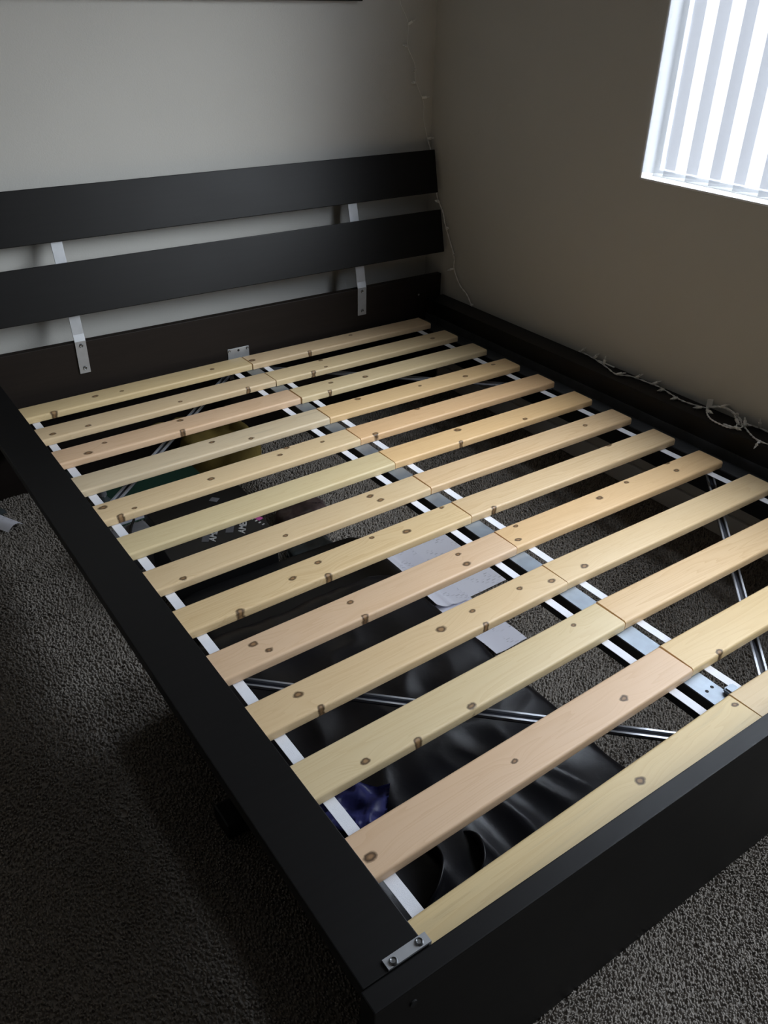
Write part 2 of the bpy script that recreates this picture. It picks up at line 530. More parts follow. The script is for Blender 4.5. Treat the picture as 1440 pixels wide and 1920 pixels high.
# right wall: one slab with the window hole
bm = bmesh.new()
def wall_ring(x):
    o = [bm.verts.new((x, y, z)) for y, z in ((RY0, -0.08), (WYB, -0.08), (WYB, RZ1), (RY0, RZ1))]
    i = [bm.verts.new((x, y, z)) for y, z in ((WIN_Y0, WIN_Z0), (WIN_Y1, WIN_Z0), (WIN_Y1, WIN_Z1), (WIN_Y0, WIN_Z1))]
    return o, i
o1, i1 = wall_ring(WX); o2, i2 = wall_ring(WX + 0.08)
for k in range(4):
    n = (k + 1) % 4
    bm.faces.new((o1[k], o1[n], i1[n], i1[k])); bm.faces.new((o2[n], o2[k], i2[k], i2[n]))
    bm.faces.new((i1[k], i1[n], i2[n], i2[k])); bm.faces.new((o1[n], o1[k], o2[k], o2[n]))
struct(bm_obj('wall_right', bm, MT['wall']))['label'] = 'off white painted wall with the window'
# baseboards
struct(box('baseboard_head', RX0, WX - 0.013, WYB - 0.012, WYB, 0, 0.075, MT['trim'], bev=0.003))['label'] = 'white baseboard'
struct(box('baseboard_right', WX - 0.012, WX, RY0, WYB - 0.001, 0, 0.075, MT['trim'], bev=0.003))['label'] = 'white baseboard'

# carpet pile: separate short tufts (nobody could count them)
def carpet_pile():
    rng = np.random.default_rng(3)
    def region(x0, x1, y0, y1, step):
        xs = np.arange(x0, x1, step); ys = np.arange(y0, y1, step)
        gx, gy = np.meshgrid(xs, ys)
        n = gx.size
        return np.c_[gx.ravel() + rng.uniform(-.6, .6, n) * step, gy.ravel() + rng.uniform(-.6, .6, n) * step, np.full(n, step)]
    P = np.concatenate([region(-1.5, 0.866, -1.3, 0.14, 0.0058), region(-1.5, 0.866, -2.5, -1.3, 0.0052)])
    near = (P[:, 0] > -0.75) & (P[:, 0] < 0.25) & (P[:, 1] < -1.99)
    P = np.concatenate([P[~near], region(-0.75, 0.25, -2.5, -1.99, 0.0042)])
    n = len(P)
    st = P[:, 2]
    h = rng.uniform(0.0080, 0.0108, n)
    # slow waves in the pile where it has been walked on
    lean = np.c_[np.sin(P[:, 0] * 9 + 1.3 * np.sin(P[:, 1] * 7)), np.cos(P[:, 1] * 8 + 1.7 * np.sin(P[:, 0] * 6))] * 0.0022 + rng.normal(0, 0.0017, (n, 2))
    ang = rng.uniform(0, 2 * np.pi, n)
    V = np.empty((n, 7, 3), np.float32)
    for k in range(3):
        a = ang + 2 * np.pi * k / 3
        r0 = st * 0.60
        V[:, k, 0] = P[:, 0] + np.cos(a) * r0; V[:, k, 1] = P[:, 1] + np.sin(a) * r0; V[:, k, 2] = -0.007
        a2 = a + 0.7
        r1 = st * rng.uniform(0.42, 0.62, n)
        V[:, 3 + k, 0] = P[:, 0] + lean[:, 0] * 0.7 + np.cos(a2) * r1; V[:, 3 + k, 1] = P[:, 1] + lean[:, 1] * 0.7 + np.sin(a2) * r1
        V[:, 3 + k, 2] = -0.007 + h * 0.80
    V[:, 6, 0] = P[:, 0] + lean[:, 0]; V[:, 6, 1] = P[:, 1] + lean[:, 1]; V[:, 6, 2] = -0.007 + h
    F = []
    for k in range(3):
        m = (k + 1) % 3
        F += [(k, m, 3 + m), (k, 3 + m, 3 + k), (3 + k, 3 + m, 6)]
    F = np.array(F, np.int32)
    idx = (np.arange(n, dtype=np.int32) * 7)[:, None, None] + F[None]
    idx = idx.reshape(-1)
    me = bpy.data.meshes.new('carpet_pile')
    me.vertices.add(n * 7)
    me.vertices.foreach_set('co', V.reshape(-1))
    nf = len(idx) // 3
    me.loops.add(nf * 3)
    me.loops.foreach_set('vertex_index', idx)
    me.polygons.add(nf)
    me.polygons.foreach_set('loop_start', np.arange(0, nf * 3, 3, dtype=np.int32))
    me.polygons.foreach_set('loop_total', np.full(nf, 3, np.int32))
    me.polygons.foreach_set('use_smooth', np.ones(nf, bool))
    me.update(calc_edges=True)
    o = link('carpet_pile', me, MT['carpet'], floor)
    o['kind'] = 'stuff'
    o['label'] = 'short greyish brown carpet pile'
carpet_pile()

# ------------------------------------------------------------------ window and its vertical blind
win = struct(empty('window_1', (WX, (WIN_Y0 + WIN_Y1) / 2, WIN_Z0)))
win['label'] = 'bright window in the right wall behind a white vertical blind'
hw = (WIN_Y1 - WIN_Y0) / 2
hz = WIN_Z1 - WIN_Z0
box('window_sill', 0.0, 0.078, -hw, hw, 0.0, 0.006, MT['sill'], win, bev=0.002)
box('window_jamb', 0.0, 0.078, hw - 0.006, hw, 0.006, hz, MT['sill'], win)
bm = bmesh.new()
fx0, fx1 = 0.052, 0.075
for (a, b, c, d) in ((-hw, hw - 0.006, 0.006, 0.024), (-hw, hw - 0.006, hz - 0.02, hz), (-hw, -hw + 0.02, 0.024, hz - 0.02), (hw - 0.024, hw - 0.006, 0.024, hz - 0.02), (-0.014, 0.014, 0.024, hz - 0.02)):
    add_box(bm, fx0, fx1, a, b, c, d)
bm_obj('window_frame', bm, MT['sill'], win)
box('window_pane', 0.062, 0.066, 0.014, hw - 0.024, 0.024, hz - 0.02, MT['glass'], win)
box('window_pane', 0.062, 0.066, -hw + 0.02, -0.014, 0.024, hz - 0.02, MT['glass'], win)

blind = empty('vertical_blind', (WX + 0.020, WIN_Y1, WIN_Z0))
tag(blind, 'white vertical blind with overlapping translucent vanes in the window', 'blind')
box('headrail', -0.022, 0.022, WIN_Y0 - WIN_Y1 + 0.003, -0.009, hz - 0.035, hz - 0.001, MT['sill'], blind, bev=0.003)
# one curved vane, hung on its own pivot
bm = bmesh.new()
vw, vsag, vb, vt = 0.089, 0.006, 0.020, hz - 0.04
rows = [[bm.verts.new((vsag * (1 - (i / 4 - 1) ** 2), (i / 4 - 1) * vw / 2, z)) for i in range(9)] for z in (vb, vt)]
for i in range(8):
    bm.faces.new((rows[0][i], rows[0][i + 1], rows[1][i + 1], rows[1][i]))
bmesh.ops.recalc_face_normals(bm, faces=bm.faces[:])
vane_me = bpy.data.meshes.new('vane')
bm.to_mesh(vane_me); bm.free()
for p in vane_me.polygons:
    p.use_smooth = True
vane_me.materials.append(MT['vane'])
VP = 0.0735
nv = int((WIN_Y1 - WIN_Y0 - 0.03) / VP)
jit = [0.03, -0.02, 0.06, -0.06, 0.04, 0.0, 0.03, -0.04]
for i in range(nv):
    o = bpy.data.objects.new('vane', vane_me)
    COL.objects.link(o)
    o.parent = blind
    o.location = (0.0, -0.044 - i * VP, 0)
    o.rotation_euler = (0, 0, math.radians(33) + jit[i % 8])

# ------------------------------------------------------------------ the bed
RL0, RL1 = -0.842, -0.748       # left rail, outer / inner edge
RR0, RR1 = 0.790, 0.872         # right rail, inner / outer edge
RT = 0.06                       # rail top over the slats
YF0, YF1 = -2.014, -1.984       # footboard outer / inner face
YP = 0.030                      # front of the head panel
bed = empty('bed_frame', (0, 0, 0))
tag(bed, 'black brown wooden bed frame with two slanted headboard planks, pushed into the corner', 'bed')

# head panel with a small groove line along its upper edge
hp = box('head_panel', RL0 - 0.004, 0.858, YP, YP + 0.024, 0.0, 0.142 + S, MT['brown'], bed, bev=0.002)
# side rails: flat top plank plus an inner board
def rail(x_in, x_out, sgn):
    prof = [(x_out, RT - 0.024), (x_out, RT), (x_in, RT), (x_in, -0.142), (x_in + sgn * 0.022, -0.142), (x_in + sgn * 0.022, RT - 0.024)]
    prof = [(a, b + S) for a, b in prof]
    return prism('side_rail', prof, YF1 + 0.0005, YP - 0.0005, MT['black'], bed, axis='y', bev=0.0016)
rail(RL1, RL0, -1)
rail(RR0, RR1, 1)
# footboard standing on the carpet
box('footboard', RL0 - 0.004, RR1, YF0, YF1, 0.0, RT + S - 0.001, MT['black'], bed, bev=0.0018)

# headboard planks (slanted back)
def plank(z0, z1, y0, y1, label):
    prof = []
    d = Vector((y1 - y0, z1 - z0)).normalized()
    n = Vector((d.y, -d.x)) * 0.019        # to the back
    for a, b in (((y0, z0)), ((y1, z1))):
        prof.append((a, b))
    prof += [(y1 + n.x, z1 + n.y), (y0 + n.x, z0 + n.y)]
    prof = [(a, b + S) for a, b in prof]
    o = prism('headboard_plank', prof, -0.866, 0.858, MT['black'], bed, bev=0.0022)
    o['label'] = label
plank(0.2245, 0.3690, 0.0195, 0.0530, 'lower slanted plank of the headboard')
plank(0.4240, 0.5645, 0.0740, 0.1050, 'upper slanted plank of the headboard')

# screw head shared mesh (Phillips recess suggested by a cross slot)
bm = bmesh.new()
bmesh.ops.create_cone(bm, cap_ends=True, segments=14, radius1=0.0052, radius2=0.0036, depth=0.0026)
for v in bm.verts:
    v.co.z += 0.0013
top = max(bm.faces, key=lambda f: f.calc_center_median().z)
bmesh.ops.inset_region(bm, faces=[top], thickness=0.0014)
top = max(bm.faces, key=lambda f: (round(f.calc_center_median().z, 6), -f.calc_area()))
cands = [f for f in bm.faces if abs(f.normal.z) > 0.9 and f.calc_center_median().z > 0.002]
inner = min(cands, key=lambda f: f.calc_center_median().to_2d().length + (0 if len(f.verts) > 6 else 1))
for v in inner.verts:
    v.co.z -= 0.0012
bmesh.ops.recalc_face_normals(bm, faces=bm.faces[:])
screw_me = bpy.data.meshes.new('screw')
bm.to_mesh(screw_me); bm.free()
screw_me.materials.append(MT['screw'])
def screw(parent, loc, rot=(0, 0, 0), s=1.0):
    o = bpy.data.objects.new('screw', screw_me)
    COL.objects.link(o)
    o.parent = parent
    o.location = loc
    o.rotation_euler = rot
    o.scale = (s, s, s)
    return o

# headboard brackets: plate on the panel, bent back behind the planks
def head_bracket(x0, x1):
    th = 0.004
    front = [(YP - th, 0.046), (YP - th, 0.145), (0.0325, 0.165), (0.0440 + 0.0, 0.2265), (0.0775, 0.3720), (0.1130, 0.520)]
    back = [(YP, 0.046), (YP, 0.1435), (0.0365, 0.1642), (0.0480, 0.2258), (0.0815, 0.3713), (0.1170, 0.519)]
    bm = bmesh.new()
    prof = [(a, b + S) for a, b in front + back[::-1]]
    ra = [bm.verts.new((x0, a, b)) for a, b in prof]; rb = [bm.verts.new((x1, a, b)) for a, b in prof]
    n = len(prof); h = n // 2
    for i in range(n):
        bm.faces.new((ra[i], rb[i], rb[(i + 1) % n], ra[(i + 1) % n]))
    for k in range(h - 1):
        for r, fl in ((ra, False), (rb, True)):
            q = [r[k], r[k + 1], r[n - 2 - k], r[n - 1 - k]]
            bm.faces.new(q if not fl else q[::-1])
    o = bm_obj('headboard_bracket', bm, MT['bracket'], bed)
    o['label'] = 'silver steel strap holding the headboard planks'
    # raised left flange of the strap
    xm = (x0 + x1) / 2 + 0.001
    screw(o, (xm, YP - th, 0.132 + S), (math.pi / 2, 0, 0), 1.25)
    screw(o, (xm, YP - th, 0.062 + S), (math.pi / 2, 0, 0), 1.25)
head_bracket(0.479, 0.515)
head_bracket(-0.521, -0.489)

# middle beam: galvanised channel with dark flanks
bm = bmesh.new()
bx0, bx1, bz1, bz0 = -0.0225, 0.0235, -0.0205, -0.080
add_box(bm, bx0, bx1, -1.905, YP - 0.006, S + bz1 - 0.003, S + bz1, 0)
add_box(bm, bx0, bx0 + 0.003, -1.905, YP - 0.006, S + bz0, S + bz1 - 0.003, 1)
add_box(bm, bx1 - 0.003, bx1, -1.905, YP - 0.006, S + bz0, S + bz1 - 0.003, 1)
beam = bm_obj('middle_beam', bm, MT['steel'], bed)
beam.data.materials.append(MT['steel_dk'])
beam['label'] = 'galvanised steel middle beam'
for (hx, hy) in ((-0.006, -1.855), (0.011, -1.853)):
    bm = bmesh.new()
    bmesh.ops.create_cone(bm, cap_ends=True, segments=14, radius1=0.0034, radius2=0.0034, depth=0.0006)
    bm_obj('bolt_hole', bm, MT['hole'], beam, (hx, hy, S + bz1 + 0.0002))
# hook end sitting in the foot bracket
bm = bmesh.new()
add_box(bm, 0.014, 0.040, -1.892, -1.872, S - 0.0205, S - 0.008)
add_box(bm, -0.018, 0.024, -1.983, -1.90, S - 0.030, S - 0.022)
bmesh.ops.bevel(bm, geom=bm.edges[:], offset=0.003, segments=2, affect='EDGES')
bm_obj('beam_hook', bm, MT['steel'], beam)
# plate on the head panel
bp_ = box('beam_plate', -0.037, 0.041, YP - 0.003, YP, S - 0.085, S + 0.0225, MT['bracket'], bed, bev=0.0012)
bp_['label'] = 'silver plate carrying the middle beam at the head panel'
for hx in (-0.031, 0.035):
    screw(bp_, (hx, YP - 0.003, S + 0.0155), (math.pi / 2, 0, 0), 1.0)
bm = bmesh.new()
bmesh.ops.create_cone(bm, cap_ends=True, segments=14, radius1=0.004, radius2=0.004, depth=0.0008)
bm_obj('bolt_hole', bm, MT['hole'], bp_, (0.002, YP - 0.0032, S + 0.0135), (math.pi / 2, 0, 0))

# steel ledges carrying the slat ends
def ledge(xr, sg, lip):
    # vertical leg on the rail, lip below the slats
    prof = [(xr, 0.006), (xr + sg * 0.003, 0.006), (xr + sg * 0.003, -0.0225), (xr + sg * lip, -0.0225), (xr + sg * lip, -0.0260), (xr + sg * 0.0, -0.0260)]
    prof = [(a, b + S) for a, b in prof]
    o = prism('slat_ledge', prof, YF1 + 0.004, YP - 0.004, MT['steel_dk'], bed, axis='y')
    o['label'] = 'dull steel angle ledge along the side rail'
ledge(RR0, -1, 0.058)
ledge(RL1, 1, 0.026)

# diagonal braces: channel strips with two bright edges
def brace(p, q, z=-0.052):
    a, b = Vector((p[0], p[1], 0)), Vector((q[0], q[1], 0))
    L_ = (b - a).length
    ang = math.atan2(b.y - a.y, b.x - a.x)
    bm = bmesh.new()
    w = 0.0098
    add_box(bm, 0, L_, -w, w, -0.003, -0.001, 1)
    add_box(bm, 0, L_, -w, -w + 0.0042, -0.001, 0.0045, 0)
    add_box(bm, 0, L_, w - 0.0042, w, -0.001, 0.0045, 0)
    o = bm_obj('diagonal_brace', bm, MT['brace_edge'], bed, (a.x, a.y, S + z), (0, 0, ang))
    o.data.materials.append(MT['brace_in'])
    o['label'] = 'thin channel strip with two bright edges bracing the bed corner'
brace((-0.745, -0.675), (-0.030, 0.022))
brace((-0.745, -1.272), (-0.030, -1.962))
brace((0.788, -1.262), (0.030, -1.990))
brace((0.788, -0.665), (0.030, 0.022))

# corner brackets lying on the rail ends
def corner_bracket(x_in, sg, y, label):
    bm = bmesh.new()
    zt = S + RT
    add_box(bm, min(x_in + sg * 0.0605, x_in - sg * 0.0035), max(x_in + sg * 0.0605, x_in - sg * 0.0035), y, y + 0.0145, zt, zt + 0.003)
    add_box(bm, min(x_in, x_in - sg * 0.0035), max(x_in, x_in - sg * 0.0035), y, y + 0.0145, zt - 0.055, zt)
    o = bm_obj('corner_bracket', bm, MT['bracket'], bed)
    o['label'] = label
    screw(o, (x_in + sg * 0.050, y + 0.0055, zt + 0.003), s=1.15)
    screw(o, (x_in + sg * 0.010, y + 0.0075, zt + 0.003), s=1.15)
corner_bracket(RL1 + 0.004, -1, YF1 + 0.001, 'silver angle bracket screwed on the rail at the foot corner')
corner_bracket(RR0, 1, YF1 + 0.001, 'silver angle bracket at the far foot corner')
# dull bracket in the head corner by the wall
bm = bmesh.new()
add_box(bm, RR0 - 0.045, RR0 - 0.001, YP - 0.003, YP, S + 0.006, S + 0.085)
add_box(bm, RR0 - 0.004, RR0 - 0.001, YP - 0.05, YP - 0.003, S + 0.008, S + 0.055)
hb = bm_obj('corner_bracket', bm, MT['brown'], bed)
hb['label'] = 'dark angle bracket in the head corner'
screw(hb, (RR0 - 0.038, YP - 0.003, S + 0.078), (math.pi / 2, 0, 0), 0.8)
# small cam fitting on the footboard face
bm = bmesh.new()
bmesh.ops.create_cone(bm, cap_ends=True, segments=16, radius1=0.006, radius2=0.005, depth=0.002)
bm_obj('cam_fitting', bm, MT['hole'], bed, (-0.790, YF0 - 0.0008, S + 0.024), (math.pi / 2, 0, 0))

# ------------------------------------------------------------------ slatted bases
SW, ST_ = 0.080, 0.020
def slat_mesh(length):
    prof = []
    r, hw_, = 0.0055, SW / 2
    for cx, cz, a0 in ((hw_ - r, -r, 0), (-hw_ + r, -r, 90), (-hw_ + 0.002, -ST_ + 0.002, 180), (hw_ - 0.002, -ST_ + 0.002, 270)):
        rr = r if cz == -r else 0.002
        for k in range(5):
            a = math.radians(a0 + 90 * k / 4)
            prof.append((cx + rr * math.cos(a), cz + rr * math.sin(a)))
    bm = bmesh.new()
    a = [bm.verts.new((-length / 2, p[0], p[1])) for p in prof]
    b = [bm.verts.new((length / 2, p[0], p[1])) for p in prof]
    n = len(prof)
    for i in range(n):
        f = bm.faces.new((a[i], b[i], b[(i + 1) % n], a[(i + 1) % n])); f.smooth = True
    caps = [bm.faces.new(a[::-1]), bm.faces.new(b)]
    for f in caps:
        for e_ in f.edges:
            e_.smooth = False
    bmesh.ops.recalc_face_normals(bm, faces=bm.faces[:])
    me = bpy.data.meshes.new('slat')
    bm.to_mesh(me); bm.free()
    me.materials.append(MT['tape'])
    return me
slat_me = slat_mesh(0.735)
KN = {'L1': [(-0.14, -0.0), (-0.06, -0.008), (-0.276, -0.038), (0.242, -0.005)], 'R1': [(-0.355, -0.008), (-0.152, -0.038), (0.049, 0.016)], 'L2': [(-0.223, -0.021), (-0.32, -0.017), (0.056, -0.017), (0.27, -0.038)], 'R2': [(-0.163, 0.029), (-0.233, -0.038), (0.279, -0.007), (-0.178, -0.027)], 'L3': [(-0.274, -0.022), (-0.219, 0.01), (-0.015, -0.038), (0.006, 0.022), (0.149, 0.038)], 'R3': [(-0.118, -0.008), (-0.235, 0.011), (-0.269, -0.038)], 'L4': [(0.023, 0.015), (0.121, -0.025)], 'R4': [(0.156, -0.012), (-0.013, 0.005), (-0.231, 0.025), (0.297, 0.015)], 'L5': [(-0.335, 0.017), (-0.314, -0.038), (-0.276, -0.027), (-0.066, -0.004), (0.14, 0.008), (0.274, 0.008), (0.175, 0.034)], 'R5': [(-0.122, 0.034), (-0.317, -0.034)], 'L6': [], 'R6': [(-0.11, 0.021), (-0.146, -0.038), (0.101, -0.029)], 'L7': [(0.222, 0.016), (0.232, -0.013), (-0.036, -0.015), (-0.292, -0.031)], 'R7': [(0.217, 0.001)], 'L8': [(0.203, -0.002), (0.123, 0.022), (-0.028, 0.012), (-0.102, -0.006), (0.336, 0.032), (-0.243, -0.038), (-0.034, -0.038)], 'R8': [(0.182, 0.038), (-0.299, -0.038)], 'L9': [(-0.046, 0.014), (-0.267, 0.015), (-0.251, -0.016), (0.244, 0.017), (0.235, -0.021), (-0.047, -0.038)], 'R9': [(0.223, -0.004), (0.063, 0.025), (-0.052, 0.009), (-0.312, 0.027), (-0.345, -0.018), (0.233, 0.038)], 'L10': [(0.054, -0.0), (0.14, 0.007), (0.136, -0.038), (-0.264, 0.009), (-0.247, -0.038), (0.271, 0.006), (0.345, -0.014)], 'R10': [(-0.296, -0.017)], 'L11': [(-0.25, -0.024), (-0.153, -0.038), (-0.03, -0.032), (0.278, 0.015)], 'R11': [], 'L12': [(-0.34, -0.009), (0.206, -0.013), (-0.05, -0.003)], 'R12': [(-0.287, -0.036)], 'L13': [(0.087, 0.007), (0.356, 0.018)], 'R13': [(0.1, 0.01)]}
YH = [0.004, -.155, -.311, -.4755, -.635, -.796, -.9505, -1.107, -1.263, -1.419, -1.575, -1.7364, -1.891]
PALE, PINK, GREEN, ORNG, WARM = (0.755, 0.60, 0.375), (0.765, 0.555, 0.37), (0.69, 0.60, 0.42), (0.79, 0.55, 0.30), (0.765, 0.585, 0.35)
TINT = {'L1': WARM, 'L2': PALE, 'L3': PINK, 'L4': GREEN, 'L5': PALE, 'L6': PALE, 'L7': WARM, 'L8': WARM, 'L9': PINK, 'L10': WARM, 'L11': PALE, 'L12': PINK, 'L13': WARM,
        'R1': PALE, 'R2': PALE, 'R3': PALE, 'R4': ORNG, 'R5': ORNG, 'R6': ORNG, 'R7': WARM, 'R8': WARM, 'R9': ORNG, 'R10': WARM, 'R11': WARM, 'R12': WARM, 'R13': PALE}
def slatted_base(side, label):
    sg = -1 if side == 'L' else 1
    root = empty('slatted_base', (sg * 0.371, -0.95, S - ST_))
    tag(root, label, 'bed slats', 'slatted bases of the bed')
    for n in range(13):
        key = side + str(n + 1)
        o = bpy.data.objects.new('slat', slat_me)
        COL.objects.link(o)
        o.parent = root
        rz = 0.030 if side == 'L' else (0.006 if n < 3 else -0.002)
        yc = YH[n] - SW / 2 - (0.0115 if side == 'L' else 0.0)
        dz = 0.0
        o.location = (random.uniform(-0.001, 0.001) + (0.0008 if side == 'L' else -0.0022), yc + 0.95, ST_ + dz)
        o.rotation_euler = (0, 0, rz)
        o.material_slots[0].link = 'OBJECT'
        o.material_slots[0].material = mat_pine('pine_' + key, tuple(c * random.uniform(0.97, 1.03) for c in TINT[key]), KN[key], 1.0 + n * 0.77 + (0 if side == 'L' else 11.3), 0.22 if key in ('L4', 'L13') else 0.0, 1.25 if key in ('R7', 'R8', 'L8', 'R11') else 0.8)
    # webbing tapes stapled under the slats
    xs = (-0.698, -0.0555) if side == 'L' else (0.049, 0.688)
    for x in xs:
        bm = bmesh.new()
        path = []
        y0, y1 = YH[0] - 0.01, YH[12] - 0.075
        N = 60
        vs = []
        for i in range(N + 1):
            y = y0 + (y1 - y0) * i / N
            sag = -0.0006 * (1 + math.sin(y * 41 + x * 9))
            w = 0.0105 if abs(x) > 0.3 else 0.0095
            row = [bm.verts.new((x + dx + 0.001 * math.sin(y * 5), y, -0.0002 + sag + dzz)) for dx, dzz in ((-w, 0), (w, 0), (w, -0.001), (-w, -0.001))]
            vs.append(row)
        for a, b in zip(vs, vs[1:]):
            for k in range(4):
                bm.faces.new((a[k], a[(k + 1) % 4], b[(k + 1) % 4], b[k]))
        bm.faces.new(vs[0]); bm.faces.new(vs[-1][::-1])
        o = bm_obj('webbing_tape', bm, MT['tape'], root, (-sg * 0.371, 0.95, 0))
        o['label'] = 'white webbing tape joining the slats'
slatted_base('L', 'left half of the pine slats, beside the free side rail')
slatted_base('R', 'right half of the pine slats, beside the window wall')

# ------------------------------------------------------------------ things under the bed
# big black soft bag at the foot end
bag = empty('duffel_bag', (-0.448, -1.515, 0))
tag(bag, 'large crumpled black nylon bag under the foot half of the bed', 'bag')
soft_box('bag_body', 0.588, 0.86, 0.166, MT['bag'], bag, e=9.0, res=(90, 110, 18), amp=0.008, freq=4.5, ridge=0.0085, rfreq=9.0, seed=1.3, stretch=(1.0, 0.55, 1.0))
bm = bmesh.new()
def ribbon(bm, pts, w, th=0.003, side=Vector((0, 0, 1))):
    path = spline(pts, 7)
    rows = []
    for i, p in enumerate(path):
        d = (path[min(i + 1, len(path) - 1)] - path[max(i - 1, 0)]).normalized()
        s = side - d * side.dot(d)
        s.normalize()
        n = d.cross(s)
        rows.append([bm.verts.new(p + s * a * w / 2 + n * b * th / 2) for a, b in ((-1, -1), (1, -1), (1, 1), (-1, 1))])
    for a, b in zip(rows, rows[1:]):
        for k in range(4):
            bm.faces.new((a[k], a[(k + 1) % 4], b[(k + 1) % 4], b[k]))
    bm.faces.new(rows[0]); bm.faces.new(rows[-1][::-1])
ribbon(bm, [(-0.187, -0.335, 0.155), (-0.157, -0.325, 0.178), (-0.128, -0.298, 0.186), (-0.124, -0.268, 0.180), (-0.142, -0.235, 0.155)], 0.030)
h = bm_obj('bag_handle', bm, MT['bag'], bag, smooth=True)
bm = bmesh.new()
ribbon(bm, [(-0.102, -0.345, 0.155), (-0.072, -0.332, 0.176), (-0.056, -0.308, 0.182), (-0.052, -0.285, 0.174), (-0.057, -0.262, 0.152)], 0.028)
bm_obj('bag_handle', bm, MT['bag'], bag, smooth=True)
# strap end poking out at the free side
box('bag_tab', -0.339, -0.285, 0.055, 0.115, 0.006, 0.045, MT['bag'], bag, bev=0.004)

bm = bmesh.new()
gn = 22
cg = [[bm.verts.new(((i / gn - .5) * 0.13, (j / gn - .5) * 0.085, 0.012 + 0.016 * (1 - abs(noise.noise(Vector((i / gn * 3.1, j / gn * 2.3, 4.2)))) * 2.4) + 0.004 * noise.noise(Vector((i / gn * 9, j / gn * 9, 1)))) ) for j in range(gn + 1)] for i in range(gn + 1)]
for i in range(gn):
    for j in range(gn):
        bm.faces.new((cg[i][j], cg[i + 1][j], cg[i + 1][j + 1], cg[i][j + 1]))
bmesh.ops.solidify(bm, geom=bm.faces[:], thickness=0.002)
cloth = bm_obj('blue_cloth', bm, MT['blue'], None, (-0.640, -1.640, 0.176), (0.08, 0.03, -0.7), smooth=True)
tag(cloth, 'crumpled blue violet cloth lying on the black bag near the rail', 'cloth')

# flat black suitcase
case = empty('flat_suitcase', (-0.345, -0.939, 0))
tag(case, 'flat black suitcase lying under the middle of the bed', 'suitcase')
soft_box('case_shell', 0.540, 0.250, 0.085, MT['case'], case, e=9.0, res=(24, 14, 8), amp=0.0015, freq=9, seed=2)
bm = bmesh.new()
ribbon(bm, [(-0.06, 0.118, 0.05), (-0.05, 0.135, 0.05), (0.0, 0.142, 0.05), (0.05, 0.135, 0.05), (0.06, 0.118, 0.05)], 0.02)
bm_obj('case_handle', bm, MT['case'], case, smooth=True)
bm = bmesh.new()
add_box(bm, -0.262, 0.262, -0.117, 0.117, 0.0405, 0.0445)
bm_obj('case_zip', bm, MT['steel_dk'], case)

# printed black carton
ctn = empty('printed_carton', (-0.435, -0.703, 0), (0, 0, math.radians(-4)))
tag(ctn, 'black carton with white lettering and a pink patch under the left slats', 'box')
box('carton_body', -0.150, 0.128, -0.085, 0.095, 0.0, 0.150, MT['blackbox'], ctn, bev=0.002)
def flat_text(body, size, loc, rot, mat, parent, name='lettering'):
    cu = bpy.data.curves.new('lettering', 'FONT')
    cu.body = body
    cu.size = size
    cu.extrude = 0.0002
    cu.shear = 0.25
    cu.offset = size * 0.02
    cu.align_x = 'CENTER'; cu.align_y = 'CENTER'
    tmp = bpy.data.objects.new('tmp', cu)
    COL.objects.link(tmp)
    dg = bpy.context.evaluated_depsgraph_get()
    me = bpy.data.meshes.new_from_object(tmp.evaluated_get(dg))
    bpy.data.objects.remove(tmp)
    me.materials.clear()
    o = link(name, me, mat, parent, loc, rot)
    return o
flat_text('AMER &', 0.026, (-0.010, 0.000, 0.1504), (0, 0, math.radians(62)), MT['print_w'], ctn)
flat_text('AMER', 0.026, (0.064, -0.012, 0.1504), (0, 0, math.radians(62)), MT['print_w'], ctn)
for (x, y, w_, l_) in ((-0.036, -0.010, 0.018, 0.05), (0.030, -0.006, 0.020, 0.036)):
    box('printed_patch', -w_ / 2, w_ / 2, -l_ / 2, l_ / 2, 0, 0.0004, MT['print_g'], ctn, loc=(x, y, 0.1502), rot=(0, 0, math.radians(-28)))
for k in range(5):
    box('printed_patch', -0.004, 0.004, -0.0022, 0.0022, 0, 0.0004, MT['print_w'], ctn, loc=(0.096 + 0.0046 * k, 0.022 - 0.0125 * k, 0.1502), rot=(0, 0, math.radians(25)))
box('printed_patch', -0.008, 0.008, -0.015, 0.015, 0, 0.0005, MT['print_p'], ctn, loc=(0.113, 0.010, 0.1502), rot=(0, 0, math.radians(25)))

# crumpled wraps and small things between
w1 = soft_box('plastic_wrap', 0.16, 0.12, 0.06, MT['wrap'], None, (-0.115, -0.575, 0.0), (0, 0, 0.3), e=2.6, res=(22, 18, 8), amp=0.012, freq=18, ridge=0.010, rfreq=16, seed=6)
tag(w1, 'crumpled brownish plastic bag beside the carton on the carpet', 'plastic bag')
w2 = soft_box('plastic_pouch', 0.13, 0.11, 0.045, MT['teal'], None, (-0.185, -0.742, 0.0), (0, 0, -0.3), e=2.8, res=(20, 18, 8), amp=0.009, freq=20, ridge=0.008, rfreq=18, seed=8)
tag(w2, 'crumpled dark grey plastic pouch between the carton and the suitcase', 'pouch')
gb = empty('grey_case', (-0.600, -0.505, 0), (0, 0, 0.05))
tag(gb, 'small grey plastic case with a black cable near the left rail', 'case')
box('case_body', -0.055, 0.055, -0.045, 0.045, 0, 0.095, MT['grey'], gb, bev=0.008)
bm = bmesh.new()
add_tube(bm, spline([(-0.028, -0.052, 0.10), (-0.012, -0.02, 0.101), (0.006, 0.012, 0.104), (0.03, 0.05, 0.10)], 6), 0.004, 6)
bm_obj('cable', bm, MT['cable'], gb, smooth=True)
tri = box('paper_scrap', -0.011, 0.011, -0.012, 0.012, 0, 0.001, MT['grey'], None, loc=(-0.335, -0.455, 0.0855), rot=(0.0, 0.0, 0.7))
tag(tri, 'small grey paper scrap on the dark box under the fifth slat', 'paper')
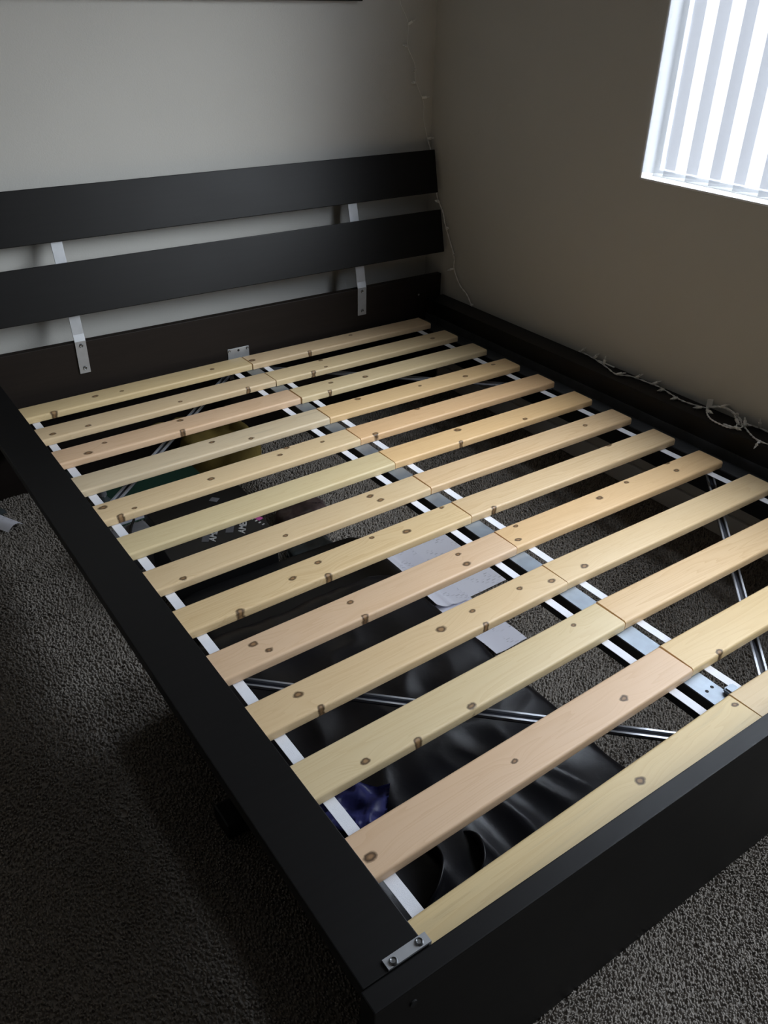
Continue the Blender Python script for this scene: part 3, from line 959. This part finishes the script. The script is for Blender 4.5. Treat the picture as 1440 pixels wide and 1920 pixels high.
db = empty('dark_box', (-0.360, -0.475, 0))
tag(db, 'plain dark box under the left slats between carton and green folder', 'box')
box('box_body', -0.165, 0.12, -0.085, 0.075, 0, 0.072, MT['blackbox'], db, bev=0.003)
box('box_lid', -0.167, 0.122, -0.087, 0.077, 0.060, 0.085, MT['blackbox'], db, bev=0.003)

# green folder and the mustard bag
gf = empty('green_folder', (-0.425, -0.195, 0), (0, 0, 0.03))
tag(gf, 'dark green card folder lying under the left slats', 'folder')
box('folder_cover', -0.155, 0.148, -0.115, 0.105, 0.042, 0.045, MT['green'], gf)
box('folder_cover', -0.155, 0.148, -0.115, 0.105, 0.0, 0.003, MT['green'], gf)
box('folder_pages', -0.150, 0.140, -0.110, 0.100, 0.003, 0.042, MT['paper_b'], gf)
box('folder_spine', -0.158, -0.155, -0.115, 0.105, 0.0, 0.045, MT['green'], gf)
yb = empty('mustard_bag', (-0.152, -0.107, 0))
tag(yb, 'mustard yellow cloth bag under the slats by the head panel', 'bag')
soft_box('bag_body', 0.235, 0.215, 0.115, MT['yellow'], yb, (0, 0, 0), (0, 0, 0.0), e=3.4, res=(28, 32, 14), amp=0.01, freq=11, ridge=0.006, rfreq=12, seed=11)
soft_box('bag_flap', 0.10, 0.05, 0.035, MT['yellow'], yb, (-0.175, 0.070, 0.115), (0, 0, 0.2), e=2.4, res=(14, 10, 6), amp=0.008, freq=20, seed=12)
soft_box('bag_flap', 0.075, 0.05, 0.035, MT['yellow'], yb, (-0.090, 0.070, 0.120), (0, 0, -0.2), e=2.4, res=(14, 10, 6), amp=0.008, freq=20, seed=13)
# bottle caps near the left rail
for k, (x, y, z, lab) in enumerate(((-0.588, -0.235, 0.0, 'small dark bottle standing by the green folder under the left rail'), (-0.612, -0.005, 0.0, 'small dark bottle under the slats near the head end of the left rail'))):
    b_ = empty('small_bottle', (x, y, z))
    tag(b_, lab, 'bottle')
    bm = bmesh.new()
    rr = [(0.0, 0.0), (0.019, 0.0), (0.021, 0.004), (0.021, 0.055), (0.011, 0.068), (0.011, 0.074), (0.0, 0.074)]
    prev = None
    for r_, z_ in rr:
        ring = [bm.verts.new((max(r_, 1e-4) * math.cos(2 * math.pi * j / 14), max(r_, 1e-4) * math.sin(2 * math.pi * j / 14), z_)) for j in range(14)]
        if prev:
            for j in range(14):
                bm.faces.new((prev[j], prev[(j + 1) % 14], ring[(j + 1) % 14], ring[j]))
        prev = ring
    bm_obj('bottle_body', bm, MT['teal'], b_, smooth=True)
    bm = bmesh.new()
    bmesh.ops.create_cone(bm, cap_ends=True, segments=14, radius1=0.0125, radius2=0.0115, depth=0.016)
    bm_obj('bottle_cap', bm, MT['grey'], b_, (0, 0, 0.082))

# letters on the carpet
def sheet(name, w_, l_, loc, rz, mat, curl, label, cat, tilt=(0, 0)):
    bm = bmesh.new()
    n, m_ = 18, 22
    def hgt(u, v):
        return curl(u, v)
    g = [[bm.verts.new(((u / n - .5) * w_, (v / m_ - .5) * l_, 0.0006 + hgt(u / n, v / m_))) for v in range(m_ + 1)] for u in range(n + 1)]
    for i in range(n):
        for j in range(m_):
            bm.faces.new((g[i][j], g[i + 1][j], g[i + 1][j + 1], g[i][j + 1]))
    o = bm_obj(name, bm, mat, None, loc, (tilt[0], tilt[1], rz), smooth=True)
    tag(o, label, cat)
    return o
sheet('letter_sheet', 0.216, 0.28, (0.098, -1.000, 0.006), math.radians(2), MT['paper'], lambda u, v: 0.0015 * math.sin(v * 9), 'printed white letter sheet lying flat beside the middle beam', 'paper')
sheet('letter_sheet', 0.110, 0.279, (0.000, -1.010, 0.012), math.radians(-2), MT['paper_b'], lambda u, v: 0.055 * max(0, 0.55 - u) ** 2 * 1.6 + 0.005 * math.exp(-((u - 0.36 + (v - .5) * 0.25) / 0.07) ** 2), 'creased white sheet curling up against the flat suitcase', 'paper')
sheet('envelope', 0.105, 0.225, (0.012, -1.235, 0.006), math.radians(3), MT['paper_b'], lambda u, v: 0.03 * max(0, 0.4 - u) ** 2 + 0.002 * math.sin(v * 7), 'pale printed envelope on the carpet by the black bag', 'envelope')

# paper scraps on the floor left of the bed
sheet('white_strip', 0.054, 0.16, (-0.864, -0.098, 0.008), math.radians(26), MT['paper'], lambda u, v: 0.014 * math.sin(u * math.pi), 'curled white paper strip on the carpet beside the bed head', 'paper')
sheet('grey_wrapper', 0.05, 0.10, (-0.868, -0.025, 0.006), math.radians(20), MT['teal'], lambda u, v: 0.006 * math.sin(v * 8), 'dark glossy wrapper on the carpet behind the white strip', 'wrapper')

# ------------------------------------------------------------------ string lights
sl = empty('string_lights', (0.84, -1.1, S + RT))
tag(sl, 'string of small white fairy lights hanging in the corner and trailing on the rail', 'string lights')
off = Vector(sl.location)
zr = RT + 0.0035
YW = WYB - 0.006
A = [(0.700, YW, 1.12), (0.721, YW, 1.016), (0.737, YW, .987), (0.757, YW, .949), (0.757, YW, .888), (0.775, YW, .855), (0.790, YW, .829), (0.795, YW, .783), (0.823, YW, .733), (0.835, YW, .705), (0.838, YW, .655), (0.858, YW, .593), (0.866, 0.130, .54), (0.870, 0.112, .47), (0.870, 0.100, .42), (0.870, 0.083, .389), (0.872, 0.057, .355), (0.871, 0.041, .318), (0.872, 0.011, .267), (0.870, -0.024, .213), (0.872, -0.026, .168), (0.871, -0.066, .119), (0.871, -0.109, .095), (0.867, -0.143, .0645)]
B = [(0.870, -0.680, zr), (0.866, -0.734, zr), (0.845, -0.815, zr), (0.824, -0.878, zr), (0.850, -0.913, zr), (0.856, -0.972, zr), (0.858, -1.02, zr), (0.843, -1.077, zr), (0.836, -1.117, zr), (0.845, -1.165, zr), (0.858, -1.188, zr), (0.866, -1.190, zr + .004)]
Cc = [(0.866, -1.190, zr + .004), (0.868, -1.215, zr + .012), (0.868, -1.249, zr + .012), (0.862, -1.287, zr + .006), (0.850, -1.304, zr), (0.866, -1.330, zr), (0.866, -1.40, zr), (0.862, -1.50, zr)]
D = [(0.850, -1.188, zr + .002), (0.834, -1.200, zr), (0.812, -1.222, zr), (0.800, -1.245, zr), (0.797, -1.272, zr), (0.799, -1.296, zr), (0.812, -1.308, zr), (0.830, -1.302, zr + .003), (0.838, -1.318, zr), (0.815, -1.352, zr), (0.800, -1.385, zr), (0.803, -1.43, zr), (0.815, -1.52, zr)]
E2 = [(0.858, -1.188, zr + .003), (0.867, -1.235, zr + .016), (0.864, -1.272, zr + .010), (0.848, -1.300, zr + .004), (0.826, -1.318, zr + .002), (0.806, -1.305, zr + .003), (0.802, -1.278, zr + .002)]
# the piece that slips down behind the rail and comes up again
Gp = [(0.867, -0.143, .0645), (0.8752, -0.160, .040), (0.8752, -0.30, 0.010), (0.8752, -0.50, 0.010), (0.8752, -0.66, .045), (0.870, -0.680, zr)]
bm = bmesh.new()
def cord(pts, seed, twist=True, rad=0.0013):
    path = [Vector((p[0], p[1], p[2] + S)) - off for p in spline(pts, 9)]
    for ph in ((0.0, math.pi) if twist else (0.0,)):
        q = []
        for i, p in enumerate(path):
            a = i * 0.75 + ph + seed
            d = (path[min(i + 1, len(path) - 1)] - path[max(i - 1, 0)])
            d = d.normalized() if d.length > 1e-9 else Vector((0, 1, 0))
            s = d.cross(Vector((0.3, 0.2, 0.93))).normalized()
            u = s.cross(d)
            q.append(p + (s * math.cos(a) + u * math.sin(a)) * (0.0013 if twist else 0))
        add_tube(bm, q, rad, 5)
cord(A[:12], 0.0, False, 0.0009); cord(A[11:], 0.0); cord(B, 1.0); cord(Cc, 2.0); cord(D, 0.5); cord(E2, 0.2)
cord(Gp, 0.1, False)
bm_obj('cord', bm, MT['cord'], sl, smooth=True)
# bulb: socket and tip in one small mesh
bm = bmesh.new()
def ring_stack(bm, prof, mi, seg=10):
    prev = None
    for r_, z_ in prof:
        ring = [bm.verts.new((r_ * math.cos(2 * math.pi * j / seg), r_ * math.sin(2 * math.pi * j / seg), z_)) for j in range(seg)]
        if prev:
            for j in range(seg):
                f = bm.faces.new((prev[j], prev[(j + 1) % seg], ring[(j + 1) % seg], ring[j])); f.material_index = mi; f.smooth = True
        else:
            bm.faces.new(ring[::-1]).material_index = mi
        prev = ring
    bm.faces.new(prev).material_index = mi
ring_stack(bm, [(0.0030, 0.0), (0.0042, 0.001), (0.0046, 0.015), (0.0049, 0.0160)], 0)
ring_stack(bm, [(0.0028, 0.0160), (0.0027, 0.022), (0.0013, 0.027), (0.0004, 0.029)], 1, 8)
bulb_me = bpy.data.meshes.new('bulb_socket')
bm.to_mesh(bulb_me); bm.free()
bulb_me.materials.append(MT['cord']); bulb_me.materials.append(MT['bulb'])
def bulb(p, d):
    o = bpy.data.objects.new('bulb_socket', bulb_me)
    COL.objects.link(o)
    o.parent = sl
    o.location = Vector((p[0], p[1], p[2] + S)) - off
    o.rotation_euler = Vector(d).normalized().to_track_quat('Z', 'Y').to_euler()
UPW = [((0.757, YW, .949), (0.5, -0.5, 0.4)), ((0.757, YW, .885), (-1, -0.3, 0.15)), ((0.793, YW, .815), (-0.6, -0.4, -0.2)), ((0.795, YW, .775), (-1, -0.4, 0.1)), ((0.826, YW, .728), (1, -0.5, 0.1)), ((0.858, YW, .594), (0.3, -1, 0.2)),
       ((0.870, 0.083, .389), (-0.6, -0.2, 0.2)), ((0.871, 0.034, .306), (-0.3, -0.9, 0.1)), ((0.870, -0.020, .222), (-0.5, -0.8, 0.1)), ((0.871, -0.026, .170), (-0.9, 0.2, -0.1)), ((0.868, -0.140, .066), (-0.4, -0.8, 0.2))]
for p, d in UPW:
    bulb(p, d)
RB = [((0.868, -0.690, zr), (0.1, -0.6, 0.75)), ((0.862, -0.750, zr), (0.1, -0.6, 0.7)), ((0.848, -0.805, zr), (0.3, 0.1, 0.9)), ((0.824, -0.880, zr), (0.55, -0.75, 0.3)), ((0.852, -0.930, zr), (0.2, -0.7, 0.6)), ((0.857, -0.990, zr), (0.3, -0.4, 0.3)),
      ((0.855, -1.035, zr), (-0.9, 0.1, 0.05)), ((0.840, -1.095, zr), (-0.9, 0.1, 0.05)), ((0.846, -1.175, zr), (-0.9, 0.35, 0.05)), ((0.836, -1.200, zr + .003), (-0.3, -0.75, 0.1)), ((0.867, -1.220, zr + .014), (0.05, -0.7, 0.45)), ((0.864, -1.276, zr + .012), (-0.75, -0.3, 0.45)),
      ((0.812, -1.306, zr + .002), (-0.3, -0.9, 0.12)), ((0.832, -1.304, zr + .004), (0.2, 0.7, 0.5)), ((0.850, -1.306, zr + .002), (-0.2, -0.9, 0.2)), ((0.838, -1.320, zr + .003), (0.5, 0.5, 0.5)), ((0.868, -1.345, zr), (-0.1, 0.1, 0.95)), ((0.803, -1.392, zr), (-0.75, 0.0, -0.55))]
for p, d in RB:
    bulb(p, d)
# paper tag on the cord and a stuck tape end on the rail
bm = bmesh.new()
add_box(bm, -0.0006, 0.0006, -0.008, 0.008, 0.0, 0.024)
t_ = bm_obj('cord_tag', bm, MT['cord'], sl, Vector((0.862, -1.186, zr + S)) - off, (0.05, 0.15, 0.9))
bm = bmesh.new()
add_box(bm, -0.0035, 0.0035, -0.034, 0.034, 0.0, 0.0014)
bm_obj('cord_tape', bm, MT['cord'], sl, Vector((0.8655, -0.800, RT + 0.0006 + S)) - off, (0, 0, 0.0))

# ------------------------------------------------------------------ picture above the bed (only its lower edge shows)
pf = empty('picture_frame', (0.0, WYB, 1.0122 + S))
tag(pf, 'dark picture frame on the wall above the bed, only its lower edge visible', 'picture')
px0, px1, ph = -0.60, 0.566, 0.78
for a, b, c, d in ((px0, px1, 0, 0.03), (px0, px1, ph - 0.03, ph), (px0, px0 + 0.03, 0.03, ph - 0.03), (px1 - 0.03, px1, 0.03, ph - 0.03)):
    box('frame_bar', a, b, -0.022, -0.001, c, d, MT['brown'], pf, bev=0.001)
box('picture_panel', px0 + 0.03, px1 - 0.03, -0.012, -0.006, 0.03, ph - 0.03, MT['canvas'], pf)
